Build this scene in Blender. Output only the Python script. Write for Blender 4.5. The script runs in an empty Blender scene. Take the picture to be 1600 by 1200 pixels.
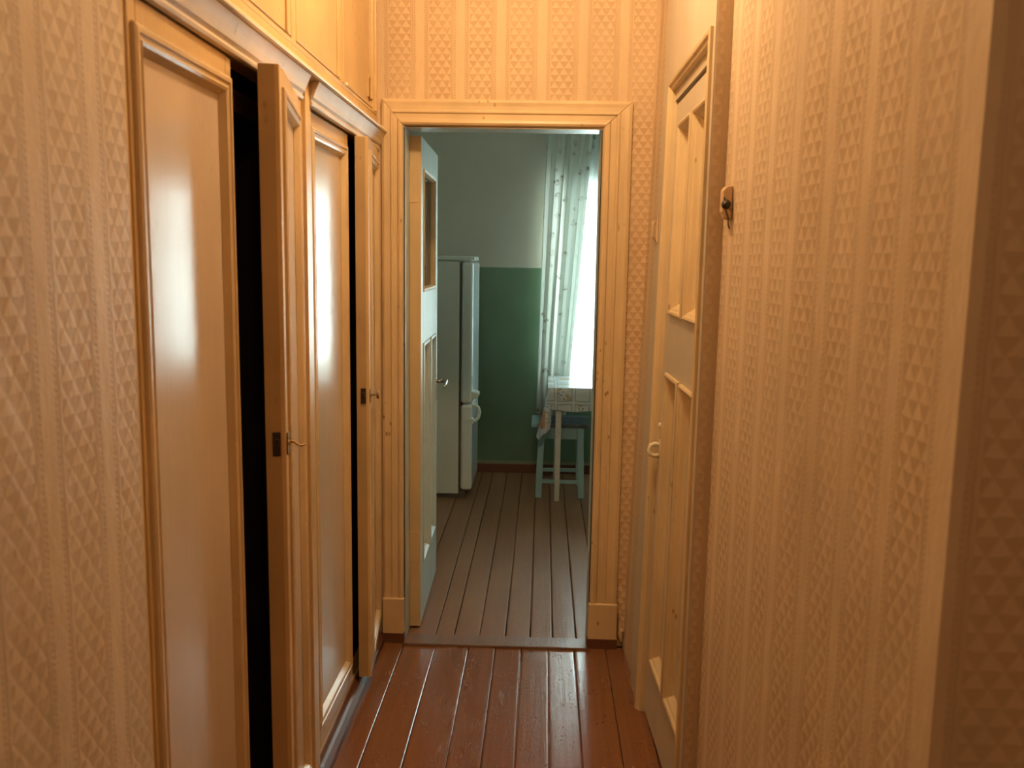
import bpy, math, random
from mathutils import Vector, Matrix
random.seed(7)
C = bpy.context.scene.collection
S = bpy.context.scene
R = math.radians

# ------------------------------------------------------------------ camera
F_PX = 1400.0
fwd = Vector((50.0, 195.0, 1400.0)).normalized()          # corridor axis seen from the camera (right, up, forward)
upv = Vector((160.0, 0.0, -1400.0)); upv.y = -(upv.x*fwd.x + upv.z*fwd.z)/fwd.y; upv.normalize()
rgt = upv.cross(fwd)
if rgt.x < 0: rgt = -rgt
cam_d = bpy.data.cameras.new('camera'); cam = bpy.data.objects.new('camera', cam_d); C.objects.link(cam)
# world axes X=rgt, Y=fwd, Z=upv in camera space; camera basis in world = columns below
cx = Vector((rgt.x, fwd.x, upv.x)); cy = Vector((rgt.y, fwd.y, upv.y)); cz = -Vector((rgt.z, fwd.z, upv.z))
cam.matrix_world = Matrix(((cx.x, cy.x, cz.x, 0), (cx.y, cy.y, cz.y, 0), (cx.z, cy.z, cz.z, 1.6), (0, 0, 0, 1)))
cam_d.sensor_width = 36; cam_d.lens = F_PX/1600*36; cam_d.clip_start = .02
cam_d.dof.use_dof = True; cam_d.dof.focus_distance = 3.9; cam_d.dof.aperture_fstop = 5.0
S.camera = cam

# ------------------------------------------------------------------ world, lights, exposure
S.view_settings.view_transform = 'Standard'; S.view_settings.look = 'None'
S.view_settings.gamma = 1; S.view_settings.use_curve_mapping = False
S.view_settings.exposure = 0.0
w = bpy.data.worlds.new('overcast_sky'); S.world = w; w.use_nodes = True
bg = w.node_tree.nodes['Background']; bg.inputs[0].default_value = (.90, .98, .97, 1); bg.inputs[1].default_value = 64.0

def point(name, loc, e, col, r=.05):
    l = bpy.data.lights.new(name, 'POINT'); l.energy = e; l.color = col; l.shadow_soft_size = r
    o = bpy.data.objects.new(name, l); o.location = loc; C.objects.link(o); return o
def area(name, loc, rot, sx, sy, e, col, portal=False):
    l = bpy.data.lights.new(name, 'AREA'); l.shape = 'RECTANGLE'; l.size = sx; l.size_y = sy; l.energy = e; l.color = col
    o = bpy.data.objects.new(name, l); o.location = loc; o.rotation_euler = rot; C.objects.link(o)
    if portal: l.cycles.is_portal = True
    return o
LAMP = (-.05, 2.34, 2.84)
point('hall_bulb', LAMP, 46, (1, .695, .385), .06)
point('entry_fill', (.4, -.9, 2.75), 11, (1, .67, .38), .10)  # added fill light, unseen behind the camera, for the near walls
area('window_portal', (.80, 7.0, 1.50), (R(-90), 0, 0), 1.50, 1.50, 1, (1, 1, 1), portal=True)

# ------------------------------------------------------------------ mesh helpers
class MB:
    def __init__(s): s.v = []; s.f = []
    def add(s, vs, fs):
        b = len(s.v); s.v += [tuple(p) for p in vs]; s.f += [tuple(i+b for i in f) for f in fs]; return s
    def box(s, x0, x1, y0, y1, z0, z1, ny=1, nz=1):
        if ny == 1 and nz == 1:
            v = [(x0,y0,z0),(x1,y0,z0),(x1,y1,z0),(x0,y1,z0),(x0,y0,z1),(x1,y0,z1),(x1,y1,z1),(x0,y1,z1)]
            return s.add(v, [(0,3,2,1),(4,5,6,7),(0,1,5,4),(1,2,6,5),(2,3,7,6),(3,0,4,7)])
        ys = [y0+(y1-y0)*i/ny for i in range(ny+1)]; zs = [z0+(z1-z0)*i/nz for i in range(nz+1)]
        for i in range(ny):
            for j in range(nz):
                a, b, c, d = ys[i], ys[i+1], zs[j], zs[j+1]
                s.add([(x0,a,c),(x0,a,d),(x0,b,d),(x0,b,c)], [(0,1,2,3)])
                s.add([(x1,a,c),(x1,b,c),(x1,b,d),(x1,a,d)], [(0,1,2,3)])
        s.add([(x0,y0,z0),(x1,y0,z0),(x1,y0,z1),(x0,y0,z1)], [(0,1,2,3)])
        s.add([(x0,y1,z0),(x1,y1,z0),(x1,y1,z1),(x0,y1,z1)], [(3,2,1,0)])
        s.add([(x0,y0,z0),(x1,y0,z0),(x1,y1,z0),(x0,y1,z0)], [(3,2,1,0)])
        s.add([(x0,y0,z1),(x1,y0,z1),(x1,y1,z1),(x0,y1,z1)], [(0,1,2,3)])
        return s
    def tube(s, pts, r, n=10, cap=True, closed=False):
        pts = [Vector(p) for p in pts]; rs = r if isinstance(r, (list, tuple)) else [r]*len(pts)
        rings = []; ref = None
        for i, p in enumerate(pts):
            a = pts[i-1] if (i or closed) else p; b = pts[(i+1) % len(pts)] if (i < len(pts)-1 or closed) else p
            t = (b-a).normalized()
            if ref is None:
                ref = Vector((0,0,1)) if abs(t.z) < .9 else Vector((1,0,0))
            u = (ref-t*ref.dot(t)).normalized(); ref = u; w_ = t.cross(u)
            rings.append([p+(u*math.cos(2*math.pi*k/n)+w_*math.sin(2*math.pi*k/n))*rs[i] for k in range(n)])
        vs = [q for rg in rings for q in rg]; fs = []; m = len(pts)
        for i in range(m if closed else m-1):
            j = (i+1) % m
            for k in range(n): fs.append((i*n+k, i*n+(k+1) % n, j*n+(k+1) % n, j*n+k))
        if cap and not closed: fs += [tuple(reversed(range(n))), tuple((m-1)*n+k for k in range(n))]
        return s.add(vs, fs)
    def lathe(s, c, axis, prof, n=20):           # prof: (distance along axis, radius)
        c = Vector(c); a = Vector(axis).normalized()
        return s.tube([c+a*d for d, _ in prof], [max(r, 1e-4) for _, r in prof], n)
    def prism(s, poly, ext, axis):               # poly in the two other axes, ext=(a,b) along axis
        n = len(poly); vs = []
        for e in ext:
            for p, q in poly: vs.append({'x': (e,p,q), 'y': (p,e,q), 'z': (p,q,e)}[axis])
        fs = [(i, (i+1) % n, n+(i+1) % n, n+i) for i in range(n)] + [tuple(reversed(range(n))), tuple(range(n, 2*n))]
        return s.add(vs, fs)
    def rings(s, u0, u1, v0, v1, prof, P, closed=True, k=(1, 1, 1, 1)):
        """moulding round a rectangle. prof=[(inset, height)], P(u,v,n)->point, k=scale of inset left,right,bottom,top"""
        vs = []
        for d, h in prof:
            a, b, c_, e = u0+d*k[0], u1-d*k[1], v0+d*k[2], v1-d*k[3]
            if not closed: c_ = v0
            vs += [P(a, c_, h), P(a, e, h), P(b, e, h), P(b, c_, h)]
        fs = []; m = len(prof)
        for i in range(m-1):
            for j in range(4 if closed else 3):
                fs.append((i*4+j, i*4+(j+1) % 4, (i+1)*4+(j+1) % 4, (i+1)*4+j))
        if not closed:
            fs += [tuple(i*4 for i in range(m)), tuple(i*4+3 for i in reversed(range(m)))]
        return s.add(vs, fs)
    def build(s, name, mat, parent=None, bevel=0, smooth=False, fn=None, seg=2):
        vs = [fn(*p) for p in s.v] if fn else s.v
        me = bpy.data.meshes.new(name); me.from_pydata(vs, [], s.f); me.update()
        import bmesh
        bm = bmesh.new(); bm.from_mesh(me); bmesh.ops.remove_doubles(bm, verts=bm.verts, dist=1e-6)
        bmesh.ops.recalc_face_normals(bm, faces=bm.faces); bm.to_mesh(me); bm.free()
        o = bpy.data.objects.new(name, me); C.objects.link(o); me.materials.append(mat)
        if parent: o.parent = parent
        if bevel:
            b = o.modifiers.new('bevel', 'BEVEL'); b.width = bevel; b.segments = seg; b.limit_method = 'ANGLE'; b.angle_limit = R(30)
        if smooth:
            for p in me.polygons: p.use_smooth = True
        return o
def tag(o, label=None, cat=None, group=None, kind=None):
    for k, v in (('label', label), ('category', cat), ('group', group), ('kind', kind)):
        if v: o[k] = v
    return o
def struct(o): o['kind'] = 'structure'; return o
def empty(name, loc=(0, 0, 0), label=None, cat=None, group=None, kind=None):
    o = bpy.data.objects.new(name, None); o.location = loc; o.empty_display_size = .1; C.objects.link(o)
    return tag(o, label, cat, group, kind)

# ------------------------------------------------------------------ materials
class NT:
    def __init__(s, name):
        s.m = bpy.data.materials.new(name); s.m.use_nodes = True; s.t = s.m.node_tree; s.t.nodes.clear()
        s.out = s.n('ShaderNodeOutputMaterial')
    def n(s, typ, **kw):
        x = s.t.nodes.new(typ)
        for k, v in kw.items(): setattr(x, k, v)
        return x
    def set(s, sock, v):
        if isinstance(v, bpy.types.NodeSocket): s.t.links.new(v, sock)
        elif isinstance(v, (tuple, list)) and sock.type == 'RGBA' and len(v) == 3: sock.default_value = (*v, 1)
        else: sock.default_value = v
    def math(s, op, a, b=None, c=None):
        x = s.n('ShaderNodeMath', operation=op); s.set(x.inputs[0], a)
        if b is not None: s.set(x.inputs[1], b)
        if c is not None: s.set(x.inputs[2], c)
        return x.outputs[0]
    def pos(s):
        return s.n('ShaderNodeTexCoord').outputs['Object']
    def sep(s, v):
        x = s.n('ShaderNodeSeparateXYZ'); s.set(x.inputs[0], v); return x.outputs
    def map(s, v, sc, loc=(0, 0, 0)):
        x = s.n('ShaderNodeMapping'); s.set(x.inputs[0], v); x.inputs['Scale'].default_value = sc; x.inputs['Location'].default_value = loc; return x.outputs[0]
    def noise(s, v, scale=5, detail=4, rough=.5, dist=0):
        x = s.n('ShaderNodeTexNoise'); s.set(x.inputs['Vector'], v); x.inputs['Scale'].default_value = scale
        x.inputs['Detail'].default_value = detail; x.inputs['Roughness'].default_value = rough; x.inputs['Distortion'].default_value = dist; return x.outputs[0]
    def vor(s, v, scale=5):
        x = s.n('ShaderNodeTexVoronoi'); s.set(x.inputs['Vector'], v); x.inputs['Scale'].default_value = scale; return x.outputs
    def ramp(s, f, a, b, lo=0., hi=1.):
        x = s.n('ShaderNodeMapRange'); s.set(x.inputs[0], f)
        x.inputs[1].default_value = a; x.inputs[2].default_value = b; x.inputs[3].default_value = lo; x.inputs[4].default_value = hi
        return x.outputs[0]
    def mix(s, f, a, b):
        x = s.n('ShaderNodeMix', data_type='RGBA'); s.set(x.inputs[0], f); s.set(x.inputs[6], a); s.set(x.inputs[7], b); return x.outputs[2]
    def bump(s, h, st=.3, d=.01, nrm=None):
        x = s.n('ShaderNodeBump'); s.set(x.inputs['Height'], h); x.inputs['Strength'].default_value = st; x.inputs['Distance'].default_value = d
        if nrm: s.set(x.inputs['Normal'], nrm)
        return x.outputs[0]
    def bsdf(s, col, rough=.5, spec=.5, nrm=None, metal=0, coat=0, link=True, coat_rough=.1, coat_nrm=None):
        x = s.n('ShaderNodeBsdfPrincipled'); s.set(x.inputs['Base Color'], col); s.set(x.inputs['Roughness'], rough)
        s.set(x.inputs['Specular IOR Level'], spec); s.set(x.inputs['Metallic'], metal); s.set(x.inputs['Coat Weight'], coat)
        x.inputs['Coat Roughness'].default_value = coat_rough
        if nrm: s.set(x.inputs['Normal'], nrm)
        if link: s.t.links.new(x.outputs[0], s.out.inputs[0])
        return x

def paint(name, col, rough=.3, spec=.5, streak='z', bump=.25, wear=.5, dirt=(.30, .17, .07), coat=0., vary=.12):
    t = NT(name); p = t.pos()
    sc = {'z': (60, 60, 1.6), 'y': (60, 1.6, 60), 'x': (1.6, 60, 60)}[streak]
    st = t.noise(t.map(p, sc), 1, 5, .6)
    big = t.noise(t.map(p, (1, 1, .6)), 4.5, 3, .6)
    fine = t.noise(p, 45, 3, .6)
    dark = tuple(c*(1-vary*1.6) for c in col); lite = tuple(min(1, c*(1+vary*.6)) for c in col)
    c1 = t.mix(t.ramp(big, .3, .7), dark, lite)
    c1 = t.mix(t.ramp(st, .35, .75, 0, .35), c1, tuple(c*.86 for c in col))
    # chips and specks of old paint, with shapes of their own
    v = t.vor(t.map(p, (1, 1, .55)), 34)
    sp = t.math('MULTIPLY', t.ramp(v[0], .12, .20, 1, 0), t.ramp(t.noise(p, 7, 2), .56, .64))
    sp2 = t.math('MULTIPLY', t.ramp(t.noise(t.map(p, (90, 90, 9)), 1, 4, .7), .66, .72), t.ramp(t.noise(p, 3.1, 2), .45, .6))
    m = t.math('MULTIPLY', t.math('MAXIMUM', sp, sp2), wear)
    c1 = t.mix(m, c1, dirt)
    h = t.math('ADD', t.math('MULTIPLY', st, .6), t.math('ADD', t.math('MULTIPLY', fine, .25), t.math('MULTIPLY', m, -.8)))
    t.bsdf(c1, t.math('ADD', t.math('MULTIPLY', fine, .08), rough), spec, t.bump(h, bump, .004), coat=coat)
    return t.m

def wallpaper(name, axis, off=0., tint=1., contrast=.75, warm=1.):
    t = NT(name); p = t.pos(); x, y, z = t.sep(p)
    z = t.math('ADD', z, t.math('MULTIPLY', t.math('SUBTRACT', t.noise(p, 55, 2), .5), .007))
    wob = t.math('ADD', t.math('MULTIPLY', t.math('SUBTRACT', t.noise(p, 1.3, 2), .5), .012), t.math('MULTIPLY', t.math('SUBTRACT', t.noise(p, 48, 2), .5), .006))
    u = t.math('ADD', t.math('ADD', x if axis == 'x' else y, 10.0+off), wob)
    per = .157
    uu = t.math('MULTIPLY', t.math('FRACT', t.math('DIVIDE', u, per)), per)
    # band of scales, 0 .. .088
    rows = t.math('DIVIDE', z, .0245); r = t.math('FLOOR', rows); fy = t.math('FRACT', rows)
    par = t.math('MULTIPLY', t.math('FRACT', t.math('MULTIPLY', r, .5)), 1.0)     # 0 or .5
    fx = t.math('ABSOLUTE', t.math('SUBTRACT', t.math('FRACT', t.math('ADD', t.math('DIVIDE', uu, .0352), par)), .5))
    tri = t.ramp(t.math('SUBTRACT', t.math('MULTIPLY', t.math('SUBTRACT', 1.02, fy), .46), fx), -.09, .10)   # 1 inside triangle
    inband = t.math('MULTIPLY', t.ramp(uu, .002, .004), t.ramp(uu, .086, .088, 1, 0))
    # side lines and dashes
    def line(c, hw): return t.ramp(t.math('ABSOLUTE', t.math('SUBTRACT', uu, c)), hw*.6, hw, 1, 0)
    lines = t.math('MAXIMUM', line(.090, .0022), t.math('MAXIMUM', line(.096, .0016), line(.152, .0022)))
    dash = t.math('MULTIPLY', t.ramp(t.math('SINE', t.math('MULTIPLY', z, 620)), 0, .3),
                  t.math('MAXIMUM', line(.103, .004), line(.145, .004)))
    plain = t.math('MULTIPLY', t.ramp(uu, .106, .109), t.ramp(uu, .140, .143, 1, 0))
    dark = t.math('MULTIPLY', inband, t.math('SUBTRACT', 1, tri))
    dark = t.math('MAXIMUM', dark, t.math('MAXIMUM', t.math('MULTIPLY', lines, .8), t.math('MULTIPLY', dash, .7)))
    base = tuple(q*m for q, m in zip((.63, .485, .33), (1, warm**.35, warm)))
    patch = t.ramp(t.noise(p, 3.2, 5, .7), .38, .62, .25, contrast)
    lite = (.70, .555*warm**.35, .39*warm); dk = (.50, .35*warm**.5, .20*warm)
    c = t.mix(plain, base, lite); c = t.mix(t.math('MULTIPLY', t.math('MULTIPLY', inband, tri), .75), c, lite)
    c = t.mix(t.math('MULTIPLY', t.math('MULTIPLY', dark, patch), .85), c, dk)
    stain = t.ramp(t.noise(t.map(p, (1, 1, .35)), 2.6, 6, .75), .44, .68, 0, .55)
    c = t.mix(stain, c, tuple(q*.80 for q in base))
    v = t.vor(t.map(p, (1, 1, .6)), 16)
    spk = t.math('MULTIPLY', t.ramp(v[0], .05, .09, 1, 0), t.ramp(t.noise(p, 5, 2), .6, .66))
    c = t.mix(t.math('MULTIPLY', spk, .6), c, (.3, .17, .08))
    wr = t.noise(t.map(p, (1, 1, .5)), 9, 4, .6)
    h = t.math('ADD', t.math('MULTIPLY', dark, -.5), t.math('MULTIPLY', t.noise(p, 160, 2), .25))
    n1 = t.bump(wr, .35, .02); n2 = t.bump(h, .45, .003, n1)
    t.bsdf(c, .55, .35, n2)
    return t.m

def simple(name, col, rough=.5, spec=.5, metal=0, bump=0, scale=40, vary=.08, coat=0):
    t = NT(name); p = t.pos(); nz = t.noise(p, scale, 4, .6)
    c = t.mix(t.ramp(t.noise(p, 6, 3), .3, .7), tuple(q*(1-vary) for q in col), tuple(min(1, q*(1+vary)) for q in col))
    t.bsdf(c, rough, spec, t.bump(nz, bump, .004) if bump else None, metal, coat)
    return t.m

def floor_mat(name, col, worn, wear_amt, rough, axis_scale=(22, 1.0, 22), pits=.5, spec=.5):
    t = NT(name); p = t.pos(); x, y, z = t.sep(p)
    g = t.noise(t.map(p, (42, 1.3, 42)), 1, 5, .6)
    big = t.noise(t.map(p, (5, .9, 5)), 1, 4, .6)
    c = t.mix(t.ramp(g, .3, .7), tuple(q*.82 for q in col), tuple(q*1.15 for q in col))
    c = t.mix(t.math('MULTIPLY', t.ramp(big, .34, .70), wear_amt), c, worn)
    v = t.vor(t.map(p, (1, .6, 1)), 95)
    pit = t.math('MULTIPLY', t.ramp(v[0], .16, .26, 1, 0), t.ramp(t.noise(p, 9, 3), .47, .60))
    c = t.mix(t.math('MULTIPLY', pit, pits), c, (.035, .016, .01))
    h = t.math('ADD', t.math('MULTIPLY', g, .5), t.math('ADD', t.math('MULTIPLY', pit, -.6), t.math('MULTIPLY', t.noise(p, 60, 4, .7), .35)))
    rg = t.math('ADD', rough, t.math('MULTIPLY', t.ramp(big, .4, .7), .14))
    t.bsdf(c, rg, spec, t.bump(h, .45, .004), coat=.12, coat_rough=.2)
    return t.m

PAP_X = wallpaper('wallpaper_facing', 'x', .038, contrast=1., warm=.80); PAP_Y = wallpaper('wallpaper_side', 'y', .110, contrast=.85); PAP_R = wallpaper('wallpaper_right', 'y', .0, contrast=1.1); PAP_N = wallpaper('wallpaper_end', 'x', .145, contrast=.9); PAP_E = wallpaper('wallpaper_return', 'x', .02, contrast=.35)
FRAME = paint('ochre_gloss_paint', (.71, .485, .23), .26, wear=.55)
CASING = paint('ochre_casing_paint', (.71, .52, .29), .34, wear=.9)
CASING_H = paint('ochre_casing_paint_flat', (.71, .52, .29), .34, streak='x', wear=.6)
PANEL = paint('beige_panel_paint', (.68, .535, .40), .17, bump=.16, wear=.12, vary=.05, coat=.3)
MOULD = paint('moulding_paint', (.69, .50, .28), .22, wear=.4)
LEAF_R = paint('grey_beige_paint', (.60, .51, .385), .40, bump=.2, wear=.35, vary=.07)
TRIM_R = paint('grey_beige_trim', (.71, .54, .31), .36, wear=.7)
BEADP = paint('bead_highlight_paint', (.80, .66, .44), .30, streak='y', bump=.3, wear=.2, coat=.3)  # lighter colour puts the cornice highlight into the paint
FRIEZE = paint('frieze_paint', (.74, .59, .40), .43, spec=.5, streak='y', bump=.7, wear=.3)
EDGE = paint('leaf_edge_paint', (.50, .33, .155), .5, wear=.5)
KDOOR = paint('pale_blue_gloss', (.58, .66, .64), .30, wear=.5, dirt=(.3, .22, .12), bump=.5, vary=.08)
KEDGE = paint('ochre_edge_paint', (.66, .48, .26), .45, wear=.5)
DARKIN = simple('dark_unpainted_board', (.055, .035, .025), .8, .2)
DARKROD = simple('dark_wood_rail', (.12, .07, .045), .6)
HALLFLOOR = floor_mat('red_brown_floor_paint', (.225, .085, .032), (.19, .085, .040), .6, .19, pits=.6)
KITFLOOR = floor_mat('worn_brown_floor_paint', (.21, .095, .045), (.27, .150, .080), 1.0, .46, pits=.35, spec=.3)
SKIRT = simple('brown_skirting_paint', (.12, .045, .02), .4, bump=.2)
KSKIRT = simple('red_brown_skirting', (.16, .055, .03), .45)
CEIL = simple('whitewash', (.75, .72, .64), .8, .2, bump=.2)
STEEL = simple('dull_steel', (.42, .38, .32), .35, .5, 1, bump=.2)
BRONZE = simple('tarnished_brass', (.30, .19, .08), .42, .5, .8, bump=.3)
IRON = simple('dark_iron', (.05, .035, .025), .45, .5, .6)
CREAMPL = simple('cream_plastic', (.80, .72, .52), .30)
WOODBLK = simple('painted_wood_block', (.66, .46, .26), .45, bump=.5)
FRIDGE = simple('white_enamel', (.70, .72, .69), .28, .5, vary=.02, coat=.3)
FRIDGE_D = simple('white_door_enamel', (.74, .78, .78), .22, .5, vary=.02, coat=.4)
GASKET = simple('grey_gasket', (.10, .09, .07), .6)
HANDLE = simple('white_plastic_handle', (.66, .72, .65), .28, vary=.02)
TABLELEG = paint('white_leg_paint', (.66, .62, .56), .4, wear=.3)
STOOLP = paint('pale_blue_stool_paint', (.30, .47, .50), .38, wear=.3, dirt=(.15, .12, .1))
STOOLT = paint('dark_seat_paint', (.22, .26, .32), .35, streak='x', wear=.5)

def kitchen_wall():
    t = NT('green_dado_and_whitewash'); p = t.pos(); x, y, z = t.sep(p)
    e = t.math('ADD', z, t.math('MULTIPLY', t.math('SUBTRACT', t.noise(p, 12, 2), .5), .004))
    up = t.ramp(e, 1.534, 1.537); low = t.ramp(e, .088, .092, 1, 0)
    g = t.mix(t.ramp(t.noise(p, 3, 3), .3, .7), (.125, .205, .125), (.15, .24, .155))
    wsh = t.mix(t.ramp(t.noise(p, 2, 4), .3, .7), (.60, .55, .46), (.65, .60, .51))
    c = t.mix(up, g, wsh); c = t.mix(low, c, (.26, .29, .18))
    rg = t.math('ADD', .28, t.math('MULTIPLY', up, .5))
    t.bsdf(c, rg, .5, t.bump(t.noise(p, 30, 4, .6), .15, .004)); return t.m
KWALL = kitchen_wall()

def glass(name, tint=(.9, .96, .96), refl=.12, rough=.02):
    t = NT(name)
    tr = t.n('ShaderNodeBsdfTransparent'); tr.inputs[0].default_value = (*tint, 1)
    gl = t.n('ShaderNodeBsdfGlossy'); gl.inputs['Roughness'].default_value = rough
    fr = t.n('ShaderNodeLayerWeight'); fr.inputs[0].default_value = .35
    mx = t.n('ShaderNodeMixShader'); t.set(mx.inputs[0], t.math('ADD', refl*.4, t.math('MULTIPLY', fr.outputs['Fresnel'], refl*3)))
    t.t.links.new(tr.outputs[0], mx.inputs[1]); t.t.links.new(gl.outputs[0], mx.inputs[2]); t.t.links.new(mx.outputs[0], t.out.inputs[0]); return t.m
GLASS = glass('window_glass'); DGLASS = glass('door_glass', (.80, .90, .90), .25, .05)

def cloth_curtain(name, base, flower, open_, trans, floral=True):
    t = NT(name); p = t.pos(); x, y, z = t.sep(p)
    v = t.vor(t.map(p, (1, .4, 1)), 11); v2 = t.vor(t.map(p, (1, .4, 1)), 34)
    fl = t.math('MULTIPLY', t.ramp(v[0], .18, .30, 1, 0), t.ramp(v2[0], .25, .5, 1, .2))
    c = t.mix(t.math('MULTIPLY', fl, .85 if floral else .35), base, flower)
    weave = t.math('ADD', t.math('SINE', t.math('MULTIPLY', z, 900)), t.math('SINE', t.math('MULTIPLY', x, 1200)))
    df = t.n('ShaderNodeBsdfDiffuse'); t.set(df.inputs[0], c)
    tl = t.n('ShaderNodeBsdfTranslucent'); t.set(tl.inputs[0], c)
    tp = t.n('ShaderNodeBsdfTransparent')
    m1 = t.n('ShaderNodeMixShader'); m1.inputs[0].default_value = trans
    t.t.links.new(df.outputs[0], m1.inputs[1]); t.t.links.new(tl.outputs[0], m1.inputs[2])
    m2 = t.n('ShaderNodeMixShader')
    band = t.ramp(t.math('SINE', t.math('MULTIPLY', z, 330)), -.2, .6, .6, 1.0)
    t.set(m2.inputs[0], t.math('MULTIPLY', t.math('SUBTRACT', 1, t.math('MULTIPLY', fl, .5)), t.math('MULTIPLY', band, open_)))
    t.t.links.new(m1.outputs[0], m2.inputs[1]); t.t.links.new(tp.outputs[0], m2.inputs[2]); t.t.links.new(m2.outputs[0], t.out.inputs[0])
    return t.m
DRAPE = cloth_curtain('floral_drape_cloth', (.64, .66, .60), (.20, .16, .11), .004, .20)
SHEER = cloth_curtain('lace_net_cloth', (.50, .56, .55), (.24, .24, .20), .12, .30)

def oilcloth():
    t = NT('printed_oilcloth'); p = t.pos(); x, y, z = t.sep(p)
    # unrolled coordinate so that the check runs over the front edge
    vv = t.math('ADD', t.math('MULTIPLY', y, 1), t.math('MULTIPLY', z, 1))
    a = t.math('FRACT', t.math('DIVIDE', t.math('ADD', x, .018), .115)); b = t.math('FRACT', t.math('DIVIDE', t.math('ADD', vv, .03), .125))
    idx = t.math('FLOOR', t.math('DIVIDE', t.math('ADD', x, .018), .115)); idy = t.math('FLOOR', t.math('DIVIDE', t.math('ADD', vv, .03), .125))
    odd = t.math('MULTIPLY', t.math('FRACT', t.math('MULTIPLY', t.math('ADD', idx, idy), .5)), 2)
    dx = t.math('ABSOLUTE', t.math('SUBTRACT', a, .5)); dy = t.math('ABSOLUTE', t.math('SUBTRACT', b, .5))
    dd = t.math('MAXIMUM', dx, dy)
    line = t.ramp(t.math('ABSOLUTE', t.math('SUBTRACT', dd, .41)), .012, .03, 1, 0)
    inside = t.ramp(dd, .39, .41, 1, 0)
    v = t.vor(p, 60)
    blob = t.math('MULTIPLY', t.ramp(v[0], .22, .34, 1, 0), t.math('MULTIPLY', inside, odd))
    big = t.ramp(t.noise(p, 14, 2), .50, .56)
    wht = (.62, .64, .66)
    c = t.mix(t.math('MULTIPLY', line, .75), wht, (.20, .20, .20))
    c = t.mix(t.math('MULTIPLY', blob, .9), c, (.19, .11, .10))
    c = t.mix(t.math('MULTIPLY', t.math('MULTIPLY', big, t.math('MULTIPLY', inside, odd)), .8), c, (.50, .36, .17))
    # the corner printed with an orange flower
    X = t.math('SUBTRACT', x, .008); Z = t.math('SUBTRACT', z, .56)
    rr = t.math('SQRT', t.math('ADD', t.math('MULTIPLY', X, t.math('MULTIPLY', X, 3)), t.math('MULTIPLY', Z, Z)))
    fl = t.math('MULTIPLY', t.ramp(rr, .06, .075, 1, 0), t.ramp(x, .028, .034, 1, 0))
    c = t.mix(fl, c, t.mix(t.ramp(t.noise(p, 70, 2), .4, .6), (.62, .20, .07), (.66, .33, .14)))
    t.bsdf(c, .22, .5, t.bump(t.noise(p, 25, 3), .2, .006)); return t.m
OIL = oilcloth()

# ------------------------------------------------------------------ key dimensions
XL = -.66                    # face of the left wall and wardrobe
YF = 3.58                    # hall face of the far wall
YK = 6.62                    # kitchen far wall
OX0, OX1, OZ = -.552, .212, 2.10     # doorway opening
HC = 3.0
def XR(y):
    pts = [(1.08, .499), (1.40, .494), (1.54, .489), (1.69, .471), (2.30, .444), (2.3011, .4177), (3.58, .360), (4, .34)]
    if y <= pts[0][0]: return pts[0][1]
    for (a, p), (b, q) in zip(pts, pts[1:]):
        if y <= b: return p+(q-p)*(y-a)/(b-a)
    return pts[-1][1]
def rw(n, y, z):             # n = distance out from the right wall into the hall
    lean = .026*z*min(1, max(0, (y-2.2)/1.38))
    return (XR(y)+lean-n, y, z)

# ------------------------------------------------------------------ floors
def boards(name, seams, y0, y1, mat, z=0.0, crown=.0013, gap=.0032, th=.025, ny=14, wig=.0012):
    mb = MB()
    for i, (a, b) in enumerate(zip(seams, seams[1:])):
        g = gap*random.uniform(.6, 1.3)/2; dz = random.uniform(-.0012, .0012)
        tilt = random.uniform(-.0012, .0012); KX = [0, .022, .07, .25, .5, .75, .93, .978, 1]; nx = 8
        cr = crown*random.uniform(-.5, 1.4)
        base = len(mb.v); vs = []; fs = []
        ph = random.uniform(0, 6)
        for j in range(ny+1):
            y = y0+(y1-y0)*j/ny; wl = wig*math.sin(y*3+ph)
            for k in range(nx+1):
                q = KX[k]; x = a+g+(b-a-2*g)*q+wl*(1 if 0 < k < nx else .6)
                e = abs(2*q-1)
                zz = z+dz+cr*(1-e*e)+tilt*(2*q-1)-(.0022 if k in (0, nx) else .0004 if k in (1, nx-1) else 0)+.0004*math.sin(y*7+ph*2)
                vs.append((x, y, zz))
        for j in range(ny):
            for k in range(nx):
                s0 = j*(nx+1)+k; fs.append((s0, s0+1, s0+nx+2, s0+nx+1))
        n0 = len(vs)
        for k, e in ((0, -1), (nx, 1)):                                 # board sides
            st = len(vs)
            for j in range(ny+1):
                vx = vs[j*(nx+1)+k]; vs.append((vx[0], vx[1], z-th))
            for j in range(ny): fs.append((j*(nx+1)+k, (j+1)*(nx+1)+k, st+j+1, st+j))
        for j in (0, ny):
            st = len(vs); A = vs[j*(nx+1)]; B = vs[j*(nx+1)+nx]
            vs += [(A[0], A[1], z-th), (B[0], B[1], z-th)]
            fs.append(tuple([st, st+1]+[j*(nx+1)+k for k in range(nx, -1, -1)]))
        mb.add(vs, fs)
    mb.box(seams[0]-.02, seams[-1]+.1, y0-.05, y1+.3, z-.06, z-th+.001)
    return struct(mb.build(name, mat, smooth=False))
hs = [-.554-.117*i for i in range(1, 2)][::-1]+[-.554, -.418, -.279, -.168, -.059, .050, .158, .288, .405]
hs = [-.67]+hs[1:]
hall = hs+[.52+.12*i for i in range(13)]
fh = boards('floor', hall, -1.6, 3.56, HALLFLOOR, ny=40)
ks = [-1.29, -1.17, -1.05, -.93, -.81, -.69, -.56, -.432, -.352, -.242, -.132, -.026, .070, .170, .28, .39, .50, .61, .73, .84, .95, 1.06, 1.18, 1.30, 1.42, 1.54, 1.66, 1.78, 1.90]
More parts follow.
